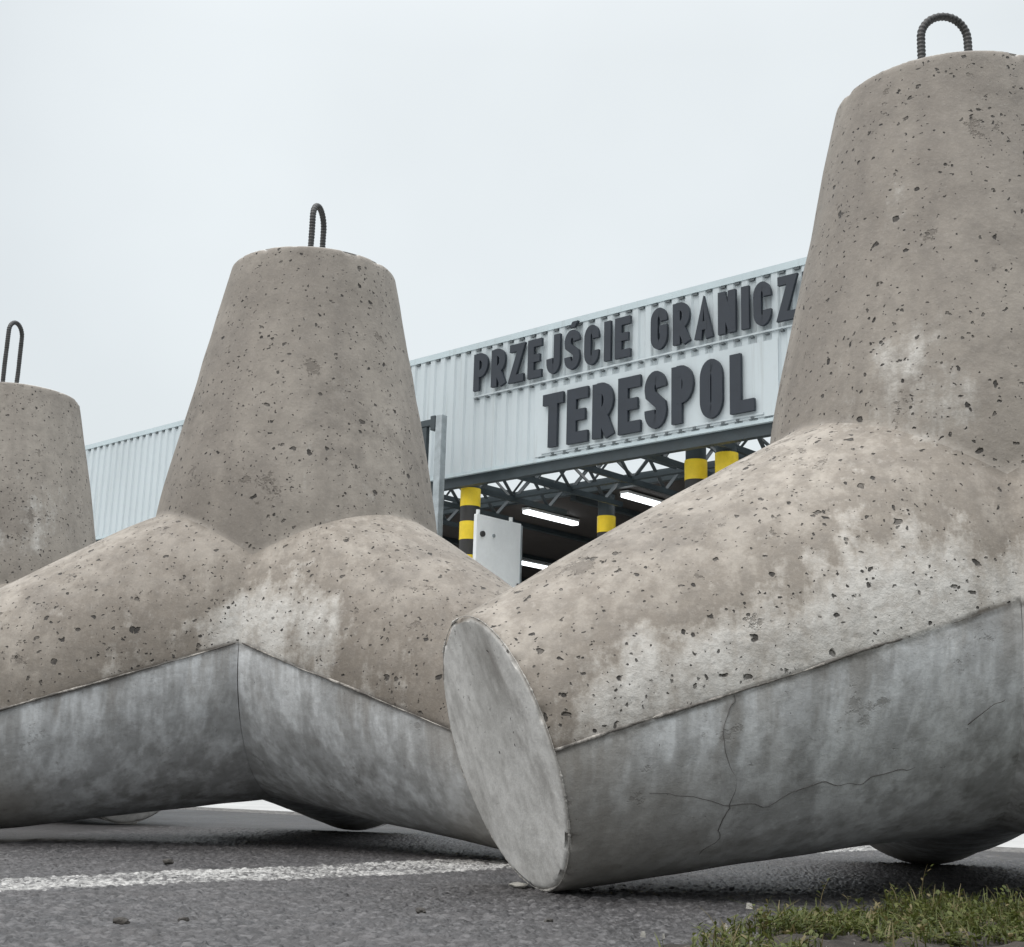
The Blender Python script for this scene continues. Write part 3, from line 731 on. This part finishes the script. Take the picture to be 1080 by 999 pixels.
def letter_mesh(ch, s0, s1, z0, z1, t, b_front, depth):
    mb = MB(); w = max(s1 - s0 - t, .001); h = z1 - z0 - t
    for gi, pl in enumerate(glyph(ch, w, h)):
        if len(pl) >= 2:               # ends reach the full box
            if ch in 'RIAN' or (ch in 'PTJL'): 
                def ext(a, b):
                    v = Vector(a) - Vector(b); v.normalize(); v = Vector(a) + v * t * .46; return (v.x, v.y)
                if not (ch in 'PR' and gi >= 1 and False): 
                    if ch == 'I' or (ch in 'PR' and gi == 0) or ch == 'A' or (ch == 'N' and gi < 2) or (ch == 'T') or (ch == 'J') or (ch == 'L') or (ch == 'R' and gi == 2):
                        pl = [ext(pl[0], pl[1])] + pl[1:-1] + [ext(pl[-1], pl[-2])] if not (ch == 'A' and gi == 1) else pl
            elif ch in 'EZ':
                def ext(a, b):
                    v = Vector(a) - Vector(b); v.normalize(); v = Vector(a) + v * t * .46; return (v.x, v.y)
                pl = [ext(pl[0], pl[1])] + pl[1:-1] + [ext(pl[-1], pl[-2])]
        Lf, Rt, closed = ribbon(pl, t); bf = b_front - .0015 * gi; n = len(Lf); base = len(mb.v)
        for i in range(n):
            for q in (Lf[i], Rt[i]):
                ss, zz = s0 + t / 2 + q.x, z0 + t / 2 + q.y
                zz = min(max(zz, z0 - .012), z1 + .012)
                mb.v.append(W(ss, bf, zz)); mb.v.append(W(ss, bf + depth, zz))
        m_ = n if closed else n - 1
        for i in range(m_):
            a = base + 4 * i; c = base + 4 * ((i + 1) % n)   # a+0 Lfront a+1 Lback a+2 Rfront a+3 Rback
            mb.f += [(a, c, c + 2, a + 2), (a + 1, a + 3, c + 3, c + 1), (a, a + 1, c + 1, c), (a + 2, c + 2, c + 3, a + 3)]
        if not closed:
            a = base; mb.f.append((a, a + 2, a + 3, a + 1)); a = base + 4 * (n - 1); mb.f.append((a, a + 1, a + 3, a + 2))
    return mb
def sign(name, label, letters, zlo, zhi, t, bfront, depth, dz_rail, panel=None, accent=None):
    sh = lambda v: v + .24 * (1 - v / 14.7)
    letters = [(ch, sh(a), sh(b)) for ch, a, b in letters]; accent = sh(accent) if accent else None
    o = tag(empty(name, W(letters[0][1], 0, zlo)), label, 'sign'); inv = Matrix.Translation(-Vector(o.location))
    def pr(mb, nm, mt, **k):
        c = mb.build(nm, mt, **k); c.parent = o; c.matrix_parent_inverse = inv; return c
    for (ch, a, b) in letters:
        pr(letter_mesh(ch, a, b, zlo, zhi, t, bfront, depth), 'letter', M['letter'])
        if accent and abs(a - accent) < 1e-6:
            mb = MB(); c = (a + b) / 2; p = [(c - .055, zhi + .035), (c + .045, zhi + .035), (c + .105, zhi + .125), (c + .0, zhi + .125)]
            mb.hexa([W(u, bfront, z) for u, z in p] + [W(u, bfront + depth, z) for u, z in p]); pr(mb, 'letter_accent', M['letter'])
    s0, s1 = letters[0][1] - .05, letters[-1][2] + .1
    for zz in (dz_rail,):
        mb = MB(); mb.box(s0, s1, bfront + depth + .002, -dep - .006, zz - .012, zz + .012, W); pr(mb, 'mounting_rail', M['clad'])
    mb = comb(s0, s1, .010, .058, -dep - .024, .002, dz_rail - .042, dz_rail - .021)  # dark dashes standing in for the shaded gaps between rail and ribs
    pr(mb, 'rail_gap_shade', M['slot'])
    if panel:
        mb = MB(); mb.box(panel[0], panel[1], -dep - .012, -dep - .004, panel[2], panel[3], W); pr(mb, 'backing_panel', M['clad'])
    return o
c_ = .062
L1 = [('P', .40, .70), ('R', .78, 1.07), ('Z', 1.16, 1.46), ('E', 1.54, 1.82), ('J', 1.92, 2.18), ('S', 2.27, 2.56), ('C', 2.65, 2.92), ('I', 3.02, 3.12), ('E', 3.22, 3.50),
      ('G', 3.86, 4.14), ('R', 4.24, 4.52), ('A', 4.61, 4.90), ('N', 4.99, 5.27), ('I', 5.36, 5.46), ('C', 5.55, 5.82), ('Z', 5.92, 6.20), ('N', 6.29, 6.57), ('E', 6.67, 6.95)]
sign('raised_lettering', 'upper row of dark raised letters on the fascia reading PRZEJŚCIE GRANICZNE', L1, 6.055, 6.66, .118, -.108, .048, 5.985, accent=2.27)
L2 = [('T', 1.86, 2.27), ('E', 2.34, 2.74), ('R', 2.82, 3.20), ('E', 3.29, 3.69), ('S', 3.76, 4.13), ('P', 4.22, 4.58), ('O', 4.69, 5.05), ('L', 5.17, 5.55)]
sign('raised_lettering', 'lower row of larger dark raised letters on a plain panel reading TERESPOL', L2, 4.93, 5.75, .168, -.108, .048, 4.885, panel=(1.88, 6.02, 4.842, 5.86))

# ------------------------------------------------------------------ camera, light, sky
cam = bpy.data.cameras.new('camera'); co = bpy.data.objects.new('camera', cam); link(co); S.camera = co
cam.sensor_width = 36; cam.sensor_fit = 'HORIZONTAL'; cam.lens = 36 * 1426.9 / 1080; cam.clip_end = 5000; cam.clip_start = .02
co.location = (0, 0, .1698)
co.matrix_world = Matrix.Translation((0, 0, .1698)) @ Matrix.Rotation(R(90) + .2233, 4, 'X') @ Matrix.Rotation(.0287, 4, 'Z')
SUN_EL, SUN_AZ = 58., 230.                 # azimuth clockwise from +Y
sd = Vector((math.sin(R(SUN_AZ)) * math.cos(R(SUN_EL)), math.cos(R(SUN_AZ)) * math.cos(R(SUN_EL)), math.sin(R(SUN_EL))))
sun = bpy.data.lights.new('sun', 'SUN'); sun.energy = .6; sun.angle = R(35); sun.color = (1, .97, .93)
so = link(bpy.data.objects.new('sun', sun)); so.rotation_euler = sd.to_track_quat('Z', 'Y').to_euler(); so.location = (0, 0, 30)
w = bpy.data.worlds.new('World'); S.world = w; w.use_nodes = True; nt = w.node_tree; bg = nt.nodes['Background']; out = nt.nodes['World Output']
sky = nt.nodes.new('ShaderNodeTexSky'); sky.sky_type = 'NISHITA'; sky.sun_disc = False; sky.sun_elevation = R(SUN_EL); sky.sun_rotation = R(SUN_AZ); sky.dust_density = 5
nt.links.new(sky.outputs[0], bg.inputs[0]); bg.inputs[1].default_value = .05
g = nt.nodes.new('ShaderNodeTexCoord'); sep = nt.nodes.new('ShaderNodeSeparateXYZ'); nt.links.new(g.outputs['Generated'], sep.inputs[0])
cr = nt.nodes.new('ShaderNodeValToRGB'); nt.links.new(sep.outputs[2], cr.inputs[0]); e = cr.color_ramp.elements
e[0].position = 0; e[0].color = (.63, .655, .635, 1); e[1].position = 1; e[1].color = (3.0, 3.04, 3.06, 1)
q = e.new(.50); q.color = (.655, .68, .662, 1); q = e.new(.57); q.color = (.71, .735, .72, 1); q = e.new(.70); q.color = (1.45, 1.5, 1.5, 1)
no = nt.nodes.new('ShaderNodeTexNoise'); nt.links.new(g.outputs['Generated'], no.inputs['Vector']); no.inputs['Scale'].default_value = 2.2; no.inputs['Detail'].default_value = 4
mr = nt.nodes.new('ShaderNodeMapRange'); nt.links.new(no.outputs['Fac'], mr.inputs[0]); mr.inputs[1].default_value = .3; mr.inputs[2].default_value = .7; mr.inputs[3].default_value = .91; mr.inputs[4].default_value = 1.06
vd = nt.nodes.new('ShaderNodeVectorMath'); vd.operation = 'DOT_PRODUCT'; nt.links.new(g.outputs['Generated'], vd.inputs[0]); vd.inputs[1].default_value = Vector((.03, .90, .43)).normalized()
mb_ = nt.nodes.new('ShaderNodeMapRange'); mb_.interpolation_type = 'SMOOTHSTEP'; nt.links.new(vd.outputs['Value'], mb_.inputs[0]); mb_.inputs[1].default_value = .90; mb_.inputs[2].default_value = 1.0; mb_.inputs[3].default_value = 1.0; mb_.inputs[4].default_value = 1.15
mu = nt.nodes.new('ShaderNodeMath'); mu.operation = 'MULTIPLY'; nt.links.new(mr.outputs[0], mu.inputs[0]); nt.links.new(mb_.outputs[0], mu.inputs[1])
bg2 = nt.nodes.new('ShaderNodeBackground'); nt.links.new(cr.outputs[0], bg2.inputs[0]); nt.links.new(mu.outputs[0], bg2.inputs[1])
ad = nt.nodes.new('ShaderNodeAddShader'); nt.links.new(bg.outputs[0], ad.inputs[0]); nt.links.new(bg2.outputs[0], ad.inputs[1]); nt.links.new(ad.outputs[0], out.inputs[0])
vs = S.view_settings; S.display_settings.display_device = 'sRGB'; vs.view_transform = 'Standard'; vs.look = 'None'; vs.exposure = 0; vs.gamma = 1; vs.use_curve_mapping = False
S.render.engine = 'CYCLES'; S.cycles.use_denoising = True; S.cycles.max_bounces = 6
